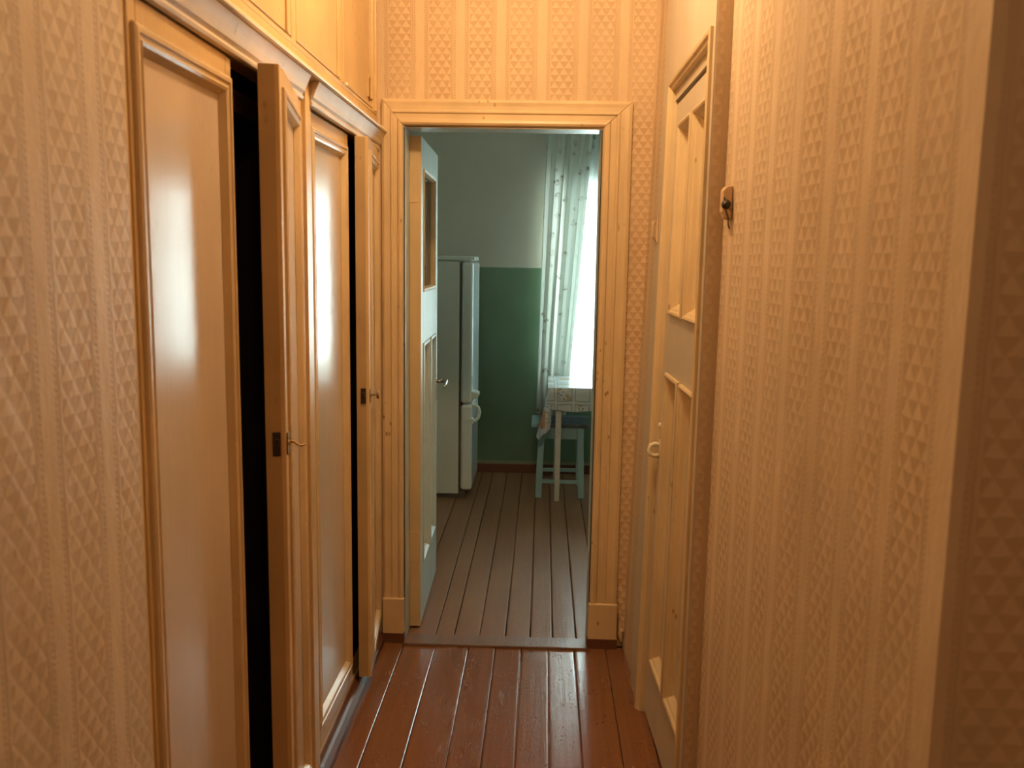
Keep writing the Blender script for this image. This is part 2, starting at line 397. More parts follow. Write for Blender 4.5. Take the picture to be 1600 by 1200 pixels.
fk = boards('floor', ks, 3.60, YK+.02, KITFLOOR, z=.0, gap=.0045, crown=.0009, ny=22)
th = MB(); th.box(OX0, OX1, 3.525, 3.625, -.02, .010)
struct(th.build('trim_1', floor_mat('threshold_paint', (.17, .085, .05), (.21, .125, .08), .7, .38), bevel=.004))

# ------------------------------------------------------------------ hall shell
m = MB(); m.box(XL-.75, XL-.0, -1.6, 1.428, 0, HC)
struct(m.build('wall_left', PAP_Y))
# far wall (with the doorway) : hall side papered, kitchen side whitewashed
m = MB(); m.box(-1.42, OX0-.02, YF, YF+.10, 0, HC); m.box(OX1+.02, .70, YF, YF+.10, 0, HC); m.box(OX0-.02, OX1+.02, YF, YF+.10, OZ+.02, HC)
struct(m.build('wall_front', PAP_X))
m = MB(); m.box(-1.42, OX0-.02, YF+.10, YF+.13, 0, HC); m.box(OX1+.02, 1.95, YF+.10, YF+.13, 0, HC); m.box(OX0-.02, OX1+.02, YF+.10, YF+.13, OZ+.02, HC)
struct(m.build('wall_kitchen_near', KWALL))
# right wall, a slightly bowed papered surface with thickness; stops either side of the door frame
DY0, DY1 = 2.302, 3.26       # painted frame of the right door
def rwall(ys, zs, mb):
    n = len(zs); vs = []; fs = []
    for y in ys:
        for z_ in zs: vs.append(rw(0, y, z_))
    for i in range(len(ys)-1):
        for j in range(n-1): a = i*n+j; fs.append((a, a+n, a+n+1, a+1))
    o = len(vs)
    for y in ys:
        for z_ in zs: vs.append((.62, y, z_))
    for i in range(len(ys)-1):
        for j in range(n-1): a = o+i*n+j; fs.append((a, a+1, a+n+1, a+n))
    for i in (0, len(ys)-1):
        for j in range(n-1): fs.append((i*n+j, i*n+j+1, o+i*n+j+1, o+i*n+j))
    mb.add(vs, fs)
zs = [HC*i/8 for i in range(9)]
m = MB()
rwall([1.08, 1.2, 1.3, 1.40, 1.46, 1.52, 1.58, 1.64, 1.69, 1.8, 1.95, 2.1, 2.2, 2.300], zs, m)
rwall([3.25, 3.35, 3.48, YF], zs, m)
o = struct(m.build('wall_right', PAP_R, smooth=True))
md = o.modifiers.new('edge', 'EDGE_SPLIT'); md.split_angle = R(25)
# wall end facing the camera and entry room
m = MB(); m.box(.4985, 2.1, 1.074, 1.21, -.0, HC); struct(m.build('wall_entry_end', PAP_N))
m = MB(); m.box(1.90, 2.2, -1.6, 1.16, -.06, HC); struct(m.build('wall_entry_right', PAP_Y))
m = MB(); m.box(-1.41, 2.2, -1.75, -1.595, -.06, HC); struct(m.build('wall_back', PAP_X))
m = MB(); m.box(-1.42, 2.2, -1.7, YF+.1, HC, HC+.1); struct(m.build('ceiling', CEIL))

# ------------------------------------------------------------------ doorway casing (far wall)
def PF(yf):
    return lambda u, v, n: (u, yf-n, v)
prof = [(0, 0), (0, .016), (.010, .020), (.022, .018), (.036, .018), (.040, .023), (.046, .023), (.049, .017), (.066, .017), (.070, .025), (.080, .027), (.087, .022), (.090, .012), (.095, .012), (.095, 0)]
z0c = .040
casing = MB(); sc = 1/.095
kl, kr, kt = (.641+OX0)*sc, (.329-OX1)*sc, (2.206-OZ)*sc; g = .0009
def piece(A, B, name, mat):
    vs = [A(d)+(h,) for d, h in prof]+[B(d)+(h,) for d, h in prof]; n = len(prof)
    fs = [(i, i+1, n+i+1, n+i) for i in range(n-1)]+[tuple(range(n)), tuple(range(2*n-1, n-1, -1)), (0, n-1, 2*n-1, n)]
    struct(MB().add([(u, YF-h, v) for u, v, h in vs], fs).build(name, mat, bevel=.001))
piece(lambda d: (-.641+d*kl, z0c), lambda d: (-.641+d*kl, 2.206-d*kt-g), 'trim_2', CASING)
piece(lambda d: (.329-d*kr, z0c), lambda d: (.329-d*kr, 2.204-d*kt-g), 'trim_2', CASING)
piece(lambda d: (-.641+d*kl+g, 2.206-d*kt), lambda d: (.329-d*kr-g, 2.204-d*kt), 'trim_2', CASING_H)
# plinth blocks
for i, (a, b) in enumerate(((-.643, OX0-.001), (OX1+.001, .333))):
    m = MB(); m.box(a, b, YF-.034, YF, .040, .192)
    struct(m.build('trim_%d' % (3+i), CASING, bevel=.004))
    m = MB(); m.box(a-.004, b+.002, YF-.036, YF, -.005, .042)
    struct(m.build('trim_%d' % (5+i), SKIRT, bevel=.003))
# jamb lining
m = MB(); m.box(OX0-.02, OX0, YF-.012, YF+.125, 0, OZ+.02); m.box(OX1, OX1+.02, YF-.012, YF+.125, 0, OZ+.02); m.box(OX0-.0, OX1, YF-.012, YF+.125, OZ, OZ+.02)
struct(m.build('trim_7', KDOOR, bevel=.001))

# ------------------------------------------------------------------ kitchen door leaf, opened inward
W, T, H2 = .70, .045, 2.085
kd = empty('door_1', (-.505, 3.70, 0), kind='structure')
kd.rotation_euler = (0, 0, R(1.2))
def leaf_boxes(mb, us, vs, x0, x1):
    """us: list of (y0,y1) openings columns per row spec -> explicit boxes given by vs"""
    for (a, b, c, d) in vs: mb.box(x0, x1, a, b, c, d)
m = MB()
leaf_boxes(m, None, [(0.004, .088, .012, H2), (W-.105, W, .012, H2), (.088, W-.105, 1.965, H2), (.088, W-.105, 1.235, 1.455), (.088, W-.105, .012, .27), (.31, .385, .27, 1.235)], -T, 0)
o = m.build('door_leaf', KDOOR, kd, bevel=.003)
m = MB(); m.box(-T-.0005, .0004, -.001, .004, .012, H2); m.build('leaf_edge', KEDGE, kd)
m = MB(); m.box(-.026, -.020, .088, W-.105, 1.455, 1.965); m.build('glass_pane', DGLASS, kd)
m = MB(); m.rings(.088, W-.105, 1.455, 1.965, [(0, .001), (.002, .005), (.012, .003), (.018, -.010), (.018, -.02)], lambda u, v, n: (n, u, v)); m.build('glazing_bead', KEDGE, kd)
for a, b in ((.088, .31), (.385, W-.105)):
    m = MB(); m.box(-.030, -.016, a, b, .27, 1.235); m.build('panel', KDOOR, kd)
    m = MB(); m.rings(a, b, .27, 1.235, [(-.004, 0), (-.003, .006), (.008, .007), (.018, -.004), (.024, -.016)], lambda u, v, n: (n, u, v)); m.build('moulding', KDOOR, kd)
hm = MB(); hm.box(.0, .004, W-.075, W-.045, .91, 1.06)
hm.tube([(.002, W-.06, 1.0), (.03, W-.06, 1.0)], .010, 12)
hm.tube([(.03, W-.06, 1.0), (.046, W-.06, 1.001), (.052, W-.068, 1.002), (.054, W-.10, 1.0), (.053, W-.145, .994), (.050, W-.165, .984)], [.009, .009, .009, .008, .007, .006], 12)
hd = hm.build('door_handle', STEEL, kd, smooth=True)
for z_ in (1.82, .30):
    m = MB(); m.box(-T-.006, -.012, -.004, .0005, z_, z_+.135)
    m.tube([(-T-.006, -.004, z_-.004), (-T-.006, -.004, z_+.139)], .006, 10)
    hg = m.build('hinge', KEDGE, kd, bevel=.0008)
    for q in (.02, .068, .115):
        m = MB(); m.lathe((-.030, -.0035, z_+q), (0, -1, 0), [(0, .004), (.0015, .004), (.002, .002)], 10)
        m.build('screw', KEDGE, hg)

# ------------------------------------------------------------------ kitchen shell
m = MB(); wx0, wx1, wz0, wz1 = .14, 1.46, .76, 2.13
m.box(-1.30, wx0, YK, YK+.32, -.1, HC); m.box(wx1, 1.95, YK, YK+.32, -.1, HC); m.box(wx0, wx1, YK, YK+.32, -.1, wz0); m.box(wx0, wx1, YK, YK+.32, wz1, HC)
struct(m.build('wall_kitchen_back', KWALL))
m = MB(); m.box(-1.30, -1.16, YF+.10, YK, -.1, HC); struct(m.build('wall_kitchen_left', KWALL))
m = MB(); m.box(1.85, 1.95, YF+.10, YK, -.1, HC); struct(m.build('wall_kitchen_right', KWALL))
m = MB(); m.box(-1.30, 1.95, YF+.10, YK+.32, HC, HC+.1); struct(m.build('ceiling', CEIL))
m = MB(); m.box(-1.16, 1.85, YK-.018, YK, 0, .068); struct(m.build('baseboard_back', KSKIRT, bevel=.004))
m = MB(); m.box(1.832, 1.85, YF+.13, YK-.018, 0, .068); struct(m.build('baseboard_right', KSKIRT, bevel=.004))
WP = paint('white_window_paint', (.78, .80, .78), .35, wear=.2)
m = MB(); wy = YK+.17
for a, b, c, d in ((wx0, wx0+.05, wz0, wz1), (wx1-.05, wx1, wz0, wz1), (wx0, wx1, wz0, wz0+.05), (wx0, wx1, wz1-.05, wz1), (.77, .84, wz0, wz1), (wx0, wx1, 1.72, 1.77)):
    m.box(a, b, wy, wy+.05, c, d)
wf = struct(m.build('window_1', WP, bevel=.004))
m = MB(); m.box(wx0+.03, wx1-.03, wy+.02, wy+.026, wz0+.03, wz1-.03); m.build('window_pane', GLASS, wf)
m = MB(); m.box(wx0-.05, wx1+.05, YK-.035, YK+.17, wz0-.035, wz0); m.build('window_sill', WP, wf, bevel=.006)

# ------------------------------------------------------------------ curtains
def curtain(name, mat, xl, xr, z0, z1, y, folds, amp, n=160, nz=30, seed=1, gather=0.):
    random.seed(seed); ph = [random.uniform(-.9, .9) for _ in range(40)]; am = [random.uniform(.5, 1.2) for _ in range(40)]
    vs = []; fs = []
    for j in range(nz+1):
        q = j/nz; z = z1+(z0-z1)*q
        a = xl(q); b = xr(q)
        for i in range(n+1):
            s = i/n; t = s*folds; k = int(t) % 40
            f0 = math.sin(2*math.pi*t+.6*math.sin(3*t+ph[3]))*am[k]*(1-(t-int(t)))+math.sin(2*math.pi*t+.6*math.sin(3*t+ph[3]))*am[(k+1) % 40]*(t-int(t))
            tight = 1-gather*math.exp(-q*12)
            yy = y+amp*f0*(.75+.25*math.sin(q*2+ph[k]))*tight
            xx = a+(b-a)*s+.006*math.sin(2*math.pi*t*2+q*3)
            vs.append((xx, yy, z))
    for j in range(nz):
        for i in range(n): p = j*(n+1)+i; fs.append((p, p+1, p+n+2, p+n+1))
    return MB().add(vs, fs).build(name, mat, smooth=True)
o = curtain('curtain', DRAPE, lambda q: .002-.040*q**.8, lambda q: .335-.155*q, .47, 2.63, 6.492, 5, .024, seed=4, gather=.2)
tag(o, 'gathered grey floral drape hanging left of the kitchen window behind the table', 'curtain')
o = curtain('net_curtain', SHEER, lambda q: .165-.045*q, lambda q: 1.50, .55, 2.63, 6.548, 13, .013, n=260, seed=5)
tag(o, 'sheer pale net curtain with small sprigs glowing across the bright kitchen window', 'curtain')
m = MB(); m.tube([(-.10, 6.505, 2.655), (1.6, 6.505, 2.655)], .010, 12)
for x_ in (-.10, 1.6): m.lathe((x_, 6.505, 2.655), (1 if x_ > 0 else -1, 0, 0), [(0, .01), (.008, .018), (.02, .018), (.03, .006)], 12)
rod = m.build('curtain_rod', WP, smooth=True)
m = MB()
for x_ in (-.06, 1.55): m = MB(); m.box(x_-.008, x_+.008, 6.50, YK, 2.647, 2.663); m.build('bracket', WP, rod)
tag(rod, 'white curtain rod above the kitchen window carrying both curtains', 'curtain rod')

# ------------------------------------------------------------------ fridge (front faces right)
fr = empty('refrigerator', (-.80, 6.13, 0), 'tall white two-door refrigerator standing beyond the open kitchen door against green wall', 'refrigerator')
def L(mb, name, mat, par=fr, o0=(-.80, 6.13, 0), **kw):
    mb.v = [(a-o0[0], b-o0[1], c-o0[2]) for a, b, c in mb.v]; return mb.build(name, mat, par, **kw)
y0, y1 = 5.84, 6.40
m = MB(); m.box(-1.06, -.545, y0, y1, .03, 1.577); L(m, 'body', FRIDGE, bevel=.006)
m = MB(); m.box(-.545, -.532, y0+.006, y1-.006, .05, 1.565); L(m, 'gasket', GASKET)
m = MB(); m.box(-1.06, -.462, y0-.001, y1+.001, 1.580, 1.612); L(m, 'top_panel', FRIDGE, bevel=.010, seg=3)
m = MB(); m.box(-.470, -.452, y0+.01, y0+.10, 1.586, 1.606); L(m, 'control_trim', STEEL, bevel=.002)
def fdoor(z0, z1):
    m = MB(); m.box(-.532, -.455, y0, y1, z0, z1); return L(m, 'door', FRIDGE_D, bevel=.020, seg=5)
d1 = fdoor(.645, 1.572); d2 = fdoor(.055, .635)
m = MB(); m.prism([(-.47, .672), (-.425, .680), (-.412, .698), (-.414, .716), (-.43, .722), (-.47, .732)], (y0+.005, y0+.11), 'y'); L(m, 'handle', HANDLE, d1, bevel=.006)
m = MB()
m.tube([(-.46, y0+.03, .525), (-.435, y0+.03, .528), (-.416, y0+.03, .548), (-.408, y0+.03, .585), (-.416, y0+.03, .615), (-.435, y0+.03, .630), (-.46, y0+.03, .632)], .0115, 12)
m.box(-.50, -.448, y0-.004, y0+.05, .510, .545)
L(m, 'handle', HANDLE, d2, bevel=.002)
m = MB(); m.box(-1.04, -.50, y0+.02, y1-.02, .0, .05); L(m, 'foot_panel', GASKET)

# ------------------------------------------------------------------ table, cloth, stool
tb = empty('kitchen_table', (.49, 6.13, 0), 'small kitchen table with one thin whitish leg showing, standing under window curtains', 'table')
o0 = (.49, 6.13, 0)
m = MB(); m.box(.05, .93, 5.81, 6.418, .735, .762); L(m, 'table_top', TABLELEG, tb, o0, bevel=.003)
m = MB(); m.box(.10, .88, 5.845, 5.865, .635, .735); m.box(.10, .88, 6.385, 6.405, .635, .735); m.box(.10, .12, 5.845, 6.405, .635, .735); m.box(.86, .88, 5.845, 6.405, .635, .735)
L(m, 'apron', TABLELEG, tb, o0)
for a in (.117, .863):
    for b in (5.838, 6.405):
        m = MB(); s0, s1 = .0165, .0195
        m.add([(a-s0, b-s0, 0), (a+s0, b-s0, 0), (a+s0, b+s0, 0), (a-s0, b+s0, 0), (a-s1, b-s1, .735), (a+s1, b-s1, .735), (a+s1, b+s1, .735), (a-s1, b+s1, .735)], [(0,3,2,1),(4,5,6,7),(0,1,5,4),(1,2,6,5),(2,3,7,6),(3,0,4,7)])
        L(m, 'leg', TABLELEG, tb, o0, bevel=.002)
# oilcloth: top sheet, front and right drops, and a corner that hangs in a fold on the left
vs = []; fs = []
X0, X1, Y0, Y1, ZT = .044, .936, 5.803, 6.425, .766
nx = 40; rowsP = []
prof_ = [(Y1+.003, .66), (Y1+.002, .72), (Y1, ZT-.004), (Y1-.004, ZT)]+[(Y1-(Y1-Y0)*k/10, ZT) for k in range(1, 10)]+[(Y0+.004, ZT), (Y0, ZT-.004), (Y0-.002, .72), (Y0-.003, .68), (Y0-.002, .645), (Y0-.001, .617)]
for (yy, zz) in prof_:
    for i in range(nx+1):
        x_ = X0+(X1-X0)*i/nx
        ripple = .004*math.sin(x_*38)*max(0, (.75-zz)/.13)
        zl = zz+(.006*math.sin(x_*21) if zz < .63 else 0)
        vs.append((x_, yy-ripple if yy < 6 else yy+ripple, zl))
for j in range(len(prof_)-1):
    for i in range(nx): p = j*(nx+1)+i; fs.append((p, p+1, p+nx+2, p+nx+1))
m = MB().add(vs, fs)
for side, sx in ((X0, -1), (X1, 1)):                       # side drops
    vs = []; fs = []
    for k in range(21):
        y_ = Y0+(Y1-Y0)*k/20
        for q in range(7):
            z_ = ZT-.15*q/6
            vs.append((side+sx*(.001+.010*(q/6)*(.6+.4*math.sin(y_*30))), y_, z_))
    for k in range(20):
        for q in range(6): p = k*7+q; fs.append((p, p+1, p+8, p+7))
    m.add(vs, fs)
# hanging corner (a folded cone): fan of strips from the table corner downwards
fan = []
tip = [(-.028, .430), (-.012, .418), (.010, .455), (.040, .470), (.062, .500), (.070, .540), (.058, .600)]
depth = [.05, .012, -.012, .004, -.010, .006, .0]
vs = []; fs = []
top = [(.044, .764), (.048, .764), (.052, .762), (.056, .755), (.060, .740), (.062, .71), (.064, .65)]
for j in range(13):
    q = j/12
    for i in range(7):
        a_, b_ = top[i], tip[i]
        x_ = a_[0]+(b_[0]-a_[0])*q**1.15; z_ = a_[1]+(b_[1]-a_[1])*q
        vs.append((x_, Y0-.003+depth[i]*q*1.3-.004*math.sin(q*3.1), z_))
for j in range(12):
    for i in range(6): p = j*7+i; fs.append((p, p+1, p+8, p+7))
m.add(vs, fs)
oc = m.build('tablecloth', OIL, smooth=True)
sd = oc.modifiers.new('thick', 'SOLIDIFY'); sd.thickness = .0012; sd.offset = 1
es = oc.modifiers.new('edge', 'EDGE_SPLIT'); es.split_angle = R(50)
tag(oc, 'printed oilcloth on the kitchen table with an orange flowered corner hanging down', 'tablecloth')

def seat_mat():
    t = NT('shaded_seat_paint'); p = t.pos(); x, y, z = t.sep(p)
    k = t.ramp(t.math('ADD', x, t.math('MULTIPLY', t.noise(p, 20, 3), .03)), -.150, -.120)  # table's shadow painted into the seat colour; left end stays blue
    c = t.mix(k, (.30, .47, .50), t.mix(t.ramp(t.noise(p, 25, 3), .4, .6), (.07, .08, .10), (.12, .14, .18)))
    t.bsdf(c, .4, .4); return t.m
st = empty('stool', (.135, 6.10, 0), 'pale blue painted wooden stool tucked under the kitchen table', 'stool'); o0 = (.135, 6.10, 0)
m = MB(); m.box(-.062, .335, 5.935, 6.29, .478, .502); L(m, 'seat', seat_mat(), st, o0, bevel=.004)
m = MB(); m.box(-.008, .285, 5.945, 5.965, .40, .478); m.box(-.008, .285, 6.24, 6.26, .40, .478); m.box(-.018, .0, 5.955, 6.25, .40, .478); m.box(.277, .295, 5.955, 6.25, .40, .478)
L(m, 'apron', STOOLP, st, o0)
for sx, a in ((-1, .008), (1, .268)):
    for sy, b in ((-1, 5.955), (1, 6.245)):
        m = MB(); s_ = .021; ex = sx*.014; ey = sy*.03
        m.add([(a+ex-s_, b+ey-s_, 0), (a+ex+s_, b+ey-s_, 0), (a+ex+s_, b+ey+s_, 0), (a+ex-s_, b+ey+s_, 0), (a-s_, b-s_, .478), (a+s_, b-s_, .478), (a+s_, b+s_, .478), (a-s_, b+s_, .478)], [(0,3,2,1),(4,5,6,7),(0,1,5,4),(1,2,6,5),(2,3,7,6),(3,0,4,7)])
        L(m, 'leg', STOOLP, st, o0, bevel=.003)
for b in (5.925, 6.265):
    m = MB(); m.box(.0, .276, b-.008, b+.008, .098, .122); L(m, 'stretcher', STOOLP, st, o0, bevel=.002)

# ------------------------------------------------------------------ built-in wardrobe on the left
wd = empty('built_in_wardrobe', (0, 0, 0), 'ochre painted built-in wardrobe with four tall doors lining left side of hall', 'wardrobe')
ZB, ZTp = .055, 2.012
xf = XL
m = MB()
m.box(xf-.60, xf-.58, 1.44, YF-.01, .0, 2.135)                # back
m.box(xf-.58, xf-.05, 1.428, 1.44, .0, 2.135); m.box(xf-.58, xf-.05, YF-.022, YF-.01, 0, 2.135)
m.box(xf-.58, xf-.05, 2.49, 2.51, 0, 2.135)
m.box(xf-.58, xf-.05, 1.44, YF-.022, 2.10, 2.135); m.box(xf-.58, xf-.05, 1.44, YF-.022, 0, .04)
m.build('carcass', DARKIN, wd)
m = MB(); m.tube([(xf-.28, 1.44, 1.90), (xf-.28, 2.49, 1.90)], .014, 10); m.box(xf-.10, xf-.07, 1.44, 2.49, 1.93, 1.98); m.box(xf-.10, xf-.07, 2.51, 3.55, 1.93, 1.98); m.build('clothes_rail', DARKROD, wd)
m = MB()
m.box(xf-.05, xf-.004, 1.430, 1.444, .0, 2.012)               # near stile
m.box(xf-.05, xf, 2.440, 2.565, .0, 2.075)                    # middle stile
m.box(xf-.05, xf+.012, 2.462, 2.492, .04, 2.078); m.box(xf-.05, xf+.006, 2.505, 2.530, .04, 2.075)
m.box(xf-.05, xf+.0, 3.600-.024, YF-.012, .0, 2.135)
m.box(xf-.05, xf-.012, 1.444, YF-.012, .0, ZB)
m.box(xf-.05, xf, 1.430, YF-.012, 2.012, 2.140)
m.build('frame', FRAME, wd, bevel=.002)
# frieze moulding in two lengths, broken by the middle stile
fz = [(xf-.001, 2.008), (xf+.010, 2.010), (xf+.013, 2.018), (xf+.009, 2.024), (xf+.016, 2.032), (xf+.020, 2.045), (xf+.030, 2.066), (xf+.033, 2.074), (xf-.001, 2.076)]
for a, b in ((1.432, 2.447), (2.535, YF-.014)):
    m = MB(); m.prism(fz, (a, b), 'y'); m.build('frieze_moulding', FRIEZE, wd, bevel=.0015)
bead = [(xf-.001, 2.074), (xf+.036, 2.0755), (xf+.041, 2.078), (xf+.042, 2.081), (xf+.0405, 2.085), (xf+.037, 2.0895), (xf+.032, 2.094), (xf+.024, 2.098), (xf+.012, 2.101), (xf-.001, 2.103)]
m = MB(); m.prism(bead, (1.431, YF-.014), 'y'); m.build('cornice', BEADP, wd)
m = MB(); m.prism([(xf-.03, 0), (xf+.026, 0), (xf+.026, .022), (xf+.012, .036), (xf+.002, .042), (xf-.03, .042)], (1.43, YF-.014), 'y'); m.build('plinth', SKIRT, wd, bevel=.002)

def wdoor(hy, s, Wd, ang, x_off=0., st=.065, z0=ZB+.008, z1=2.004, T=.044, lip=True, th_key=None):
    """hinge at hy, s=+1 leaf runs +Y, -1 runs -Y; outer face at local x=0"""
    def bx(mb, x0, x1, u0, u1, c, d): mb.box(x0, x1, min(s*u0, s*u1), max(s*u0, s*u1), c, d)
    d = MB(); rt, rb = .060, .085
    bx(d, -T, 0, 0, st, z0, z1); bx(d, -T, 0, Wd-st, Wd, z0, z1); bx(d, -T, 0, st, Wd-st, z1-rt, z1); bx(d, -T, 0, st, Wd-st, z0, z0+rb)
    door = d.build('door', FRAME, wd, bevel=.0025)
    door.location = (xf+x_off, hy, 0); door.rotation_euler = (0, 0, ang)
    e = MB(); bx(e, -T-.0006, -.010, Wd-.001, Wd+.0012, z0+.002, z1-.002); e.build('leaf_edge', EDGE, door)
    p = MB(); bx(p, -.028, -.010, st-.005, Wd-st+.005, z0+rb-.005, z1-rt+.005); p.build('panel', PANEL, door)
    mo = MB(); a, b = sorted((s*st, s*(Wd-st)))
    mo.rings(a, b, z0+rb, z1-rt, [(-.020, -.0005), (-.019, .006), (-.013, .009), (-.006, .009), (-.003, .005), (.002, .005), (.006, .008), (.012, .005), (.018, -.004), (.022, -.0095)], lambda u, v, n: (n, u, v))
    mo.build('moulding', MOULD, door, bevel=.0006)
    return door
ang = lambda d: R(d)
dA = wdoor(1.446, 1, .480, R(.3), -.001, st=.032)
dB = wdoor(2.437, -1, .478, R(10.0), .004)
dC = wdoor(2.568, 1, .505, R(-.5), -.012, st=.045)
dD = wdoor(3.572, -1, .468, R(6.2), .004)
def lock(door, y, z, key=True, tkey=False):
    m = MB(); m.box(-.030, -.012, y-.003, y-.0008, z-.030, z+.025); m.box(-.026, -.014, y-.010, y-.002, z-.006, z+.010)
    m.build('lock_plate', IRON, door, bevel=.001)
    m = MB(); m.box(.001, .004, y+.005, y+.027, z-.028, z+.022); m.lathe((.003, y+.016, z-.002), (1, 0, 0), [(0, .007), (.004, .006)], 12); m.build('escutcheon', BRONZE, door, bevel=.001)
    m = MB()
    if tkey:
        m.tube([(.003, y+.016, z), (.026, y+.016, z)], .0035, 10); m.tube([(.028, y+.016, z-.014), (.028, y+.016, z+.014)], .0045, 10)
    else:
        m.tube([(.003, y+.016, z), (.016, y+.016, z), (.022, y+.016, z-.006), (.032, y+.016, z-.010), (.042, y+.016, z-.006)], [.0032, .003, .0025, .0025, .002], 8)
    m.build('key', BRONZE, door, smooth=True)
lock(dB, -.480, 1.180); lock(dD, -.470, 1.115, tkey=True)
m = MB(); m.box(-.034, -.016, .478, .490, 1.165, 1.215); m.build('strike_plate', FRAME, dA, bevel=.002)
for d_, s in ((dA, 1), (dC, 1)): pass

# overhead cupboards
oc_ = empty('overhead_cupboard', (0, 0, 0), 'row of small ochre overhead cupboard doors above wardrobe cornice', 'cupboard')
m = MB()
m.box(xf-.05, xf, 1.430, YF-.002, 2.141, 2.150); m.box(xf-.05, xf, 1.430, YF-.002, 2.92, HC)
for a, b in ((1.430, 1.47), (1.90, 1.925), (2.385, 2.425), (2.952, 3.012), (3.490, YF-.002)): m.box(xf-.05, xf, a, b, 2.150, 2.92)
m.box(xf-.05, xf+.010, 3.510, 3.530, 2.150, 2.92); m.box(xf-.05, xf+.007, 2.962, 2.978, 2.152, 2.92)
m.build('frame', FRAME, oc_, bevel=.002)
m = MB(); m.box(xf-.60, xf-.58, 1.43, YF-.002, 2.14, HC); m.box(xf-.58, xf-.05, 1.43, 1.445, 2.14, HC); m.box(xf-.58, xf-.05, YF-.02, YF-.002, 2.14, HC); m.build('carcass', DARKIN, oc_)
for a, b, off in ((1.473, 1.897, 0), (1.928, 2.382, 0), (2.429, 2.948, 0), (3.016, 3.486, -.014)):
    m = MB(); m.box(-.030, .0, a+.002, b-.002, 2.157, 2.914)
    d_ = m.build('door', FRAME, oc_, bevel=.003); d_.location = (xf+off, 0, 0)
    m = MB(); m.box(.0, .006, b-.055, b-.035, 2.157, 2.914) if off == 0 else m.box(.0, .010, a+.0, a+.02, 2.157, 2.914)
    m.build('batten', FRAME, d_, bevel=.002)
    if off:
        m = MB(); m.tube([(.010, b-.004, 2.19), (.010, b-.004, 2.27)], .006, 10); m.box(.0, .004, b-.03, b, 2.195, 2.265); m.build('hinge', FRAME, d_)
        m = MB(); m.box(-.002, .016, a+.002, b-.010, 2.1545, 2.162); m.build('edge_strip', MOULD, d_, bevel=.002)
        m = MB(); m.lathe((.010, a+.008, 2.158), (1, 0, 0), [(0, .006), (.006, .006), (.010, .004), (.011, .002)], 12); m.build('knob', CREAMPL, d_, smooth=True)

# ------------------------------------------------------------------ right door and its frame
LY0, LY1, LZ = 2.375, 3.035, 2.105
m = MB()
m.box(0, .012, DY0+.012, LY0-.006, 0, HC, 2, 8); m.box(0, .012, LY1+.006, DY1, 0, HC, 3, 8); m.box(0, .012, LY0-.006, LY1+.006, LZ+.055, HC, 6, 4)
m.box(-.10, -.002, DY0+.012, LY0-.012, 0, HC, 2, 8); m.box(-.10, 0, LY1+.012, DY1, 0, HC, 2, 8); m.box(-.10, 0, LY0-.012, LY1+.012, LZ+.012, HC, 4, 3)
m.box(-.10, .014, DY0+.001, DY0+.014, 0, HC, 1, 8)
struct(m.build('trim_8', LEAF_R, fn=rw, bevel=.0012))
m = MB()
m.rings(LY0-.034, LY1+.034, 0, LZ+.075, [(0, .0121), (0, .020), (.006, .024), (.014, .022), (.020, .015), (.026, .015), (.032, .010), (.034, -.008), (.034, -.012)], lambda u, v, n: (n, u, v), closed=False)
struct(m.build('trim_9', TRIM_R, fn=rw))
m = MB(); m.box(.4115, .50, 2.2985, 2.3025, 0, HC); struct(m.build('wall_right', PAP_E))
m = MB(); m.box(-.16, -.12, 2.28, 3.3, 0, HC, 2, 2); struct(m.build('wall_right', DARKIN, fn=rw))  # unseen dark backing added behind the door to stop sky light leaking in
dr = empty('door_2', (0, 0, 0), kind='structure')
m = MB(); xo = -.006
def rb(mb, a, b, c, d, x0=-.045, x1=xo): mb.box(x0, x1, a, b, c, d, 2, 6)
PY = ((2.432, 2.655), (2.712, 2.930))
rb(m, LY0, 2.432, .012, LZ); rb(m, 2.930, LY1, .012, LZ); rb(m, 2.432, 2.930, 2.02, LZ); rb(m, 2.432, 2.930, 1.225, 1.440); rb(m, 2.432, 2.930, .012, .245)
rb(m, 2.655, 2.712, 1.440, 2.02); rb(m, 2.655, 2.712, .245, 1.225)
m.build('door_leaf', LEAF_R, dr, fn=rw, bevel=.002)
for a, b in PY:
    for c, d in ((1.440, 2.02), (.245, 1.225)):
        m = MB(); m.box(-.036, -.026, a-.002, b+.002, c-.002, d+.002, 2, 4); m.build('panel', LEAF_R, dr, fn=rw)
        m = MB(); m.rings(a-.012, b+.012, c-.012, d+.012, [(0, xo), (.0, .002), (.006, .005), (.012, .003), (.016, -.004), (.022, -.008), (.028, -.018), (.036, -.026)], lambda u, v, n: (n, u, v))
        m.build('moulding', TRIM_R, dr, fn=rw)
m = MB(); hz = .966; hy = 2.995
m.box(-.006, -.002, hy-.012, hy+.012, hz-.040, hz+.034)
m.tube([(-.004, hy, hz-.018), (.014, hy, hz-.021), (.026, hy, hz-.016), (.031, hy, hz), (.026, hy, hz+.016), (.014, hy, hz+.020), (-.004, hy, hz+.018)], .0078, 12)
m.build('door_handle', CREAMPL, dr, fn=rw, smooth=True)
m = MB(); m.lathe((-.006, hy-.005, hz+.085), (1, 0, 0), [(0, .011), (.008, .010), (.012, .004)], 12); m.build('keyhole_cover', CREAMPL, dr, fn=rw, smooth=True)
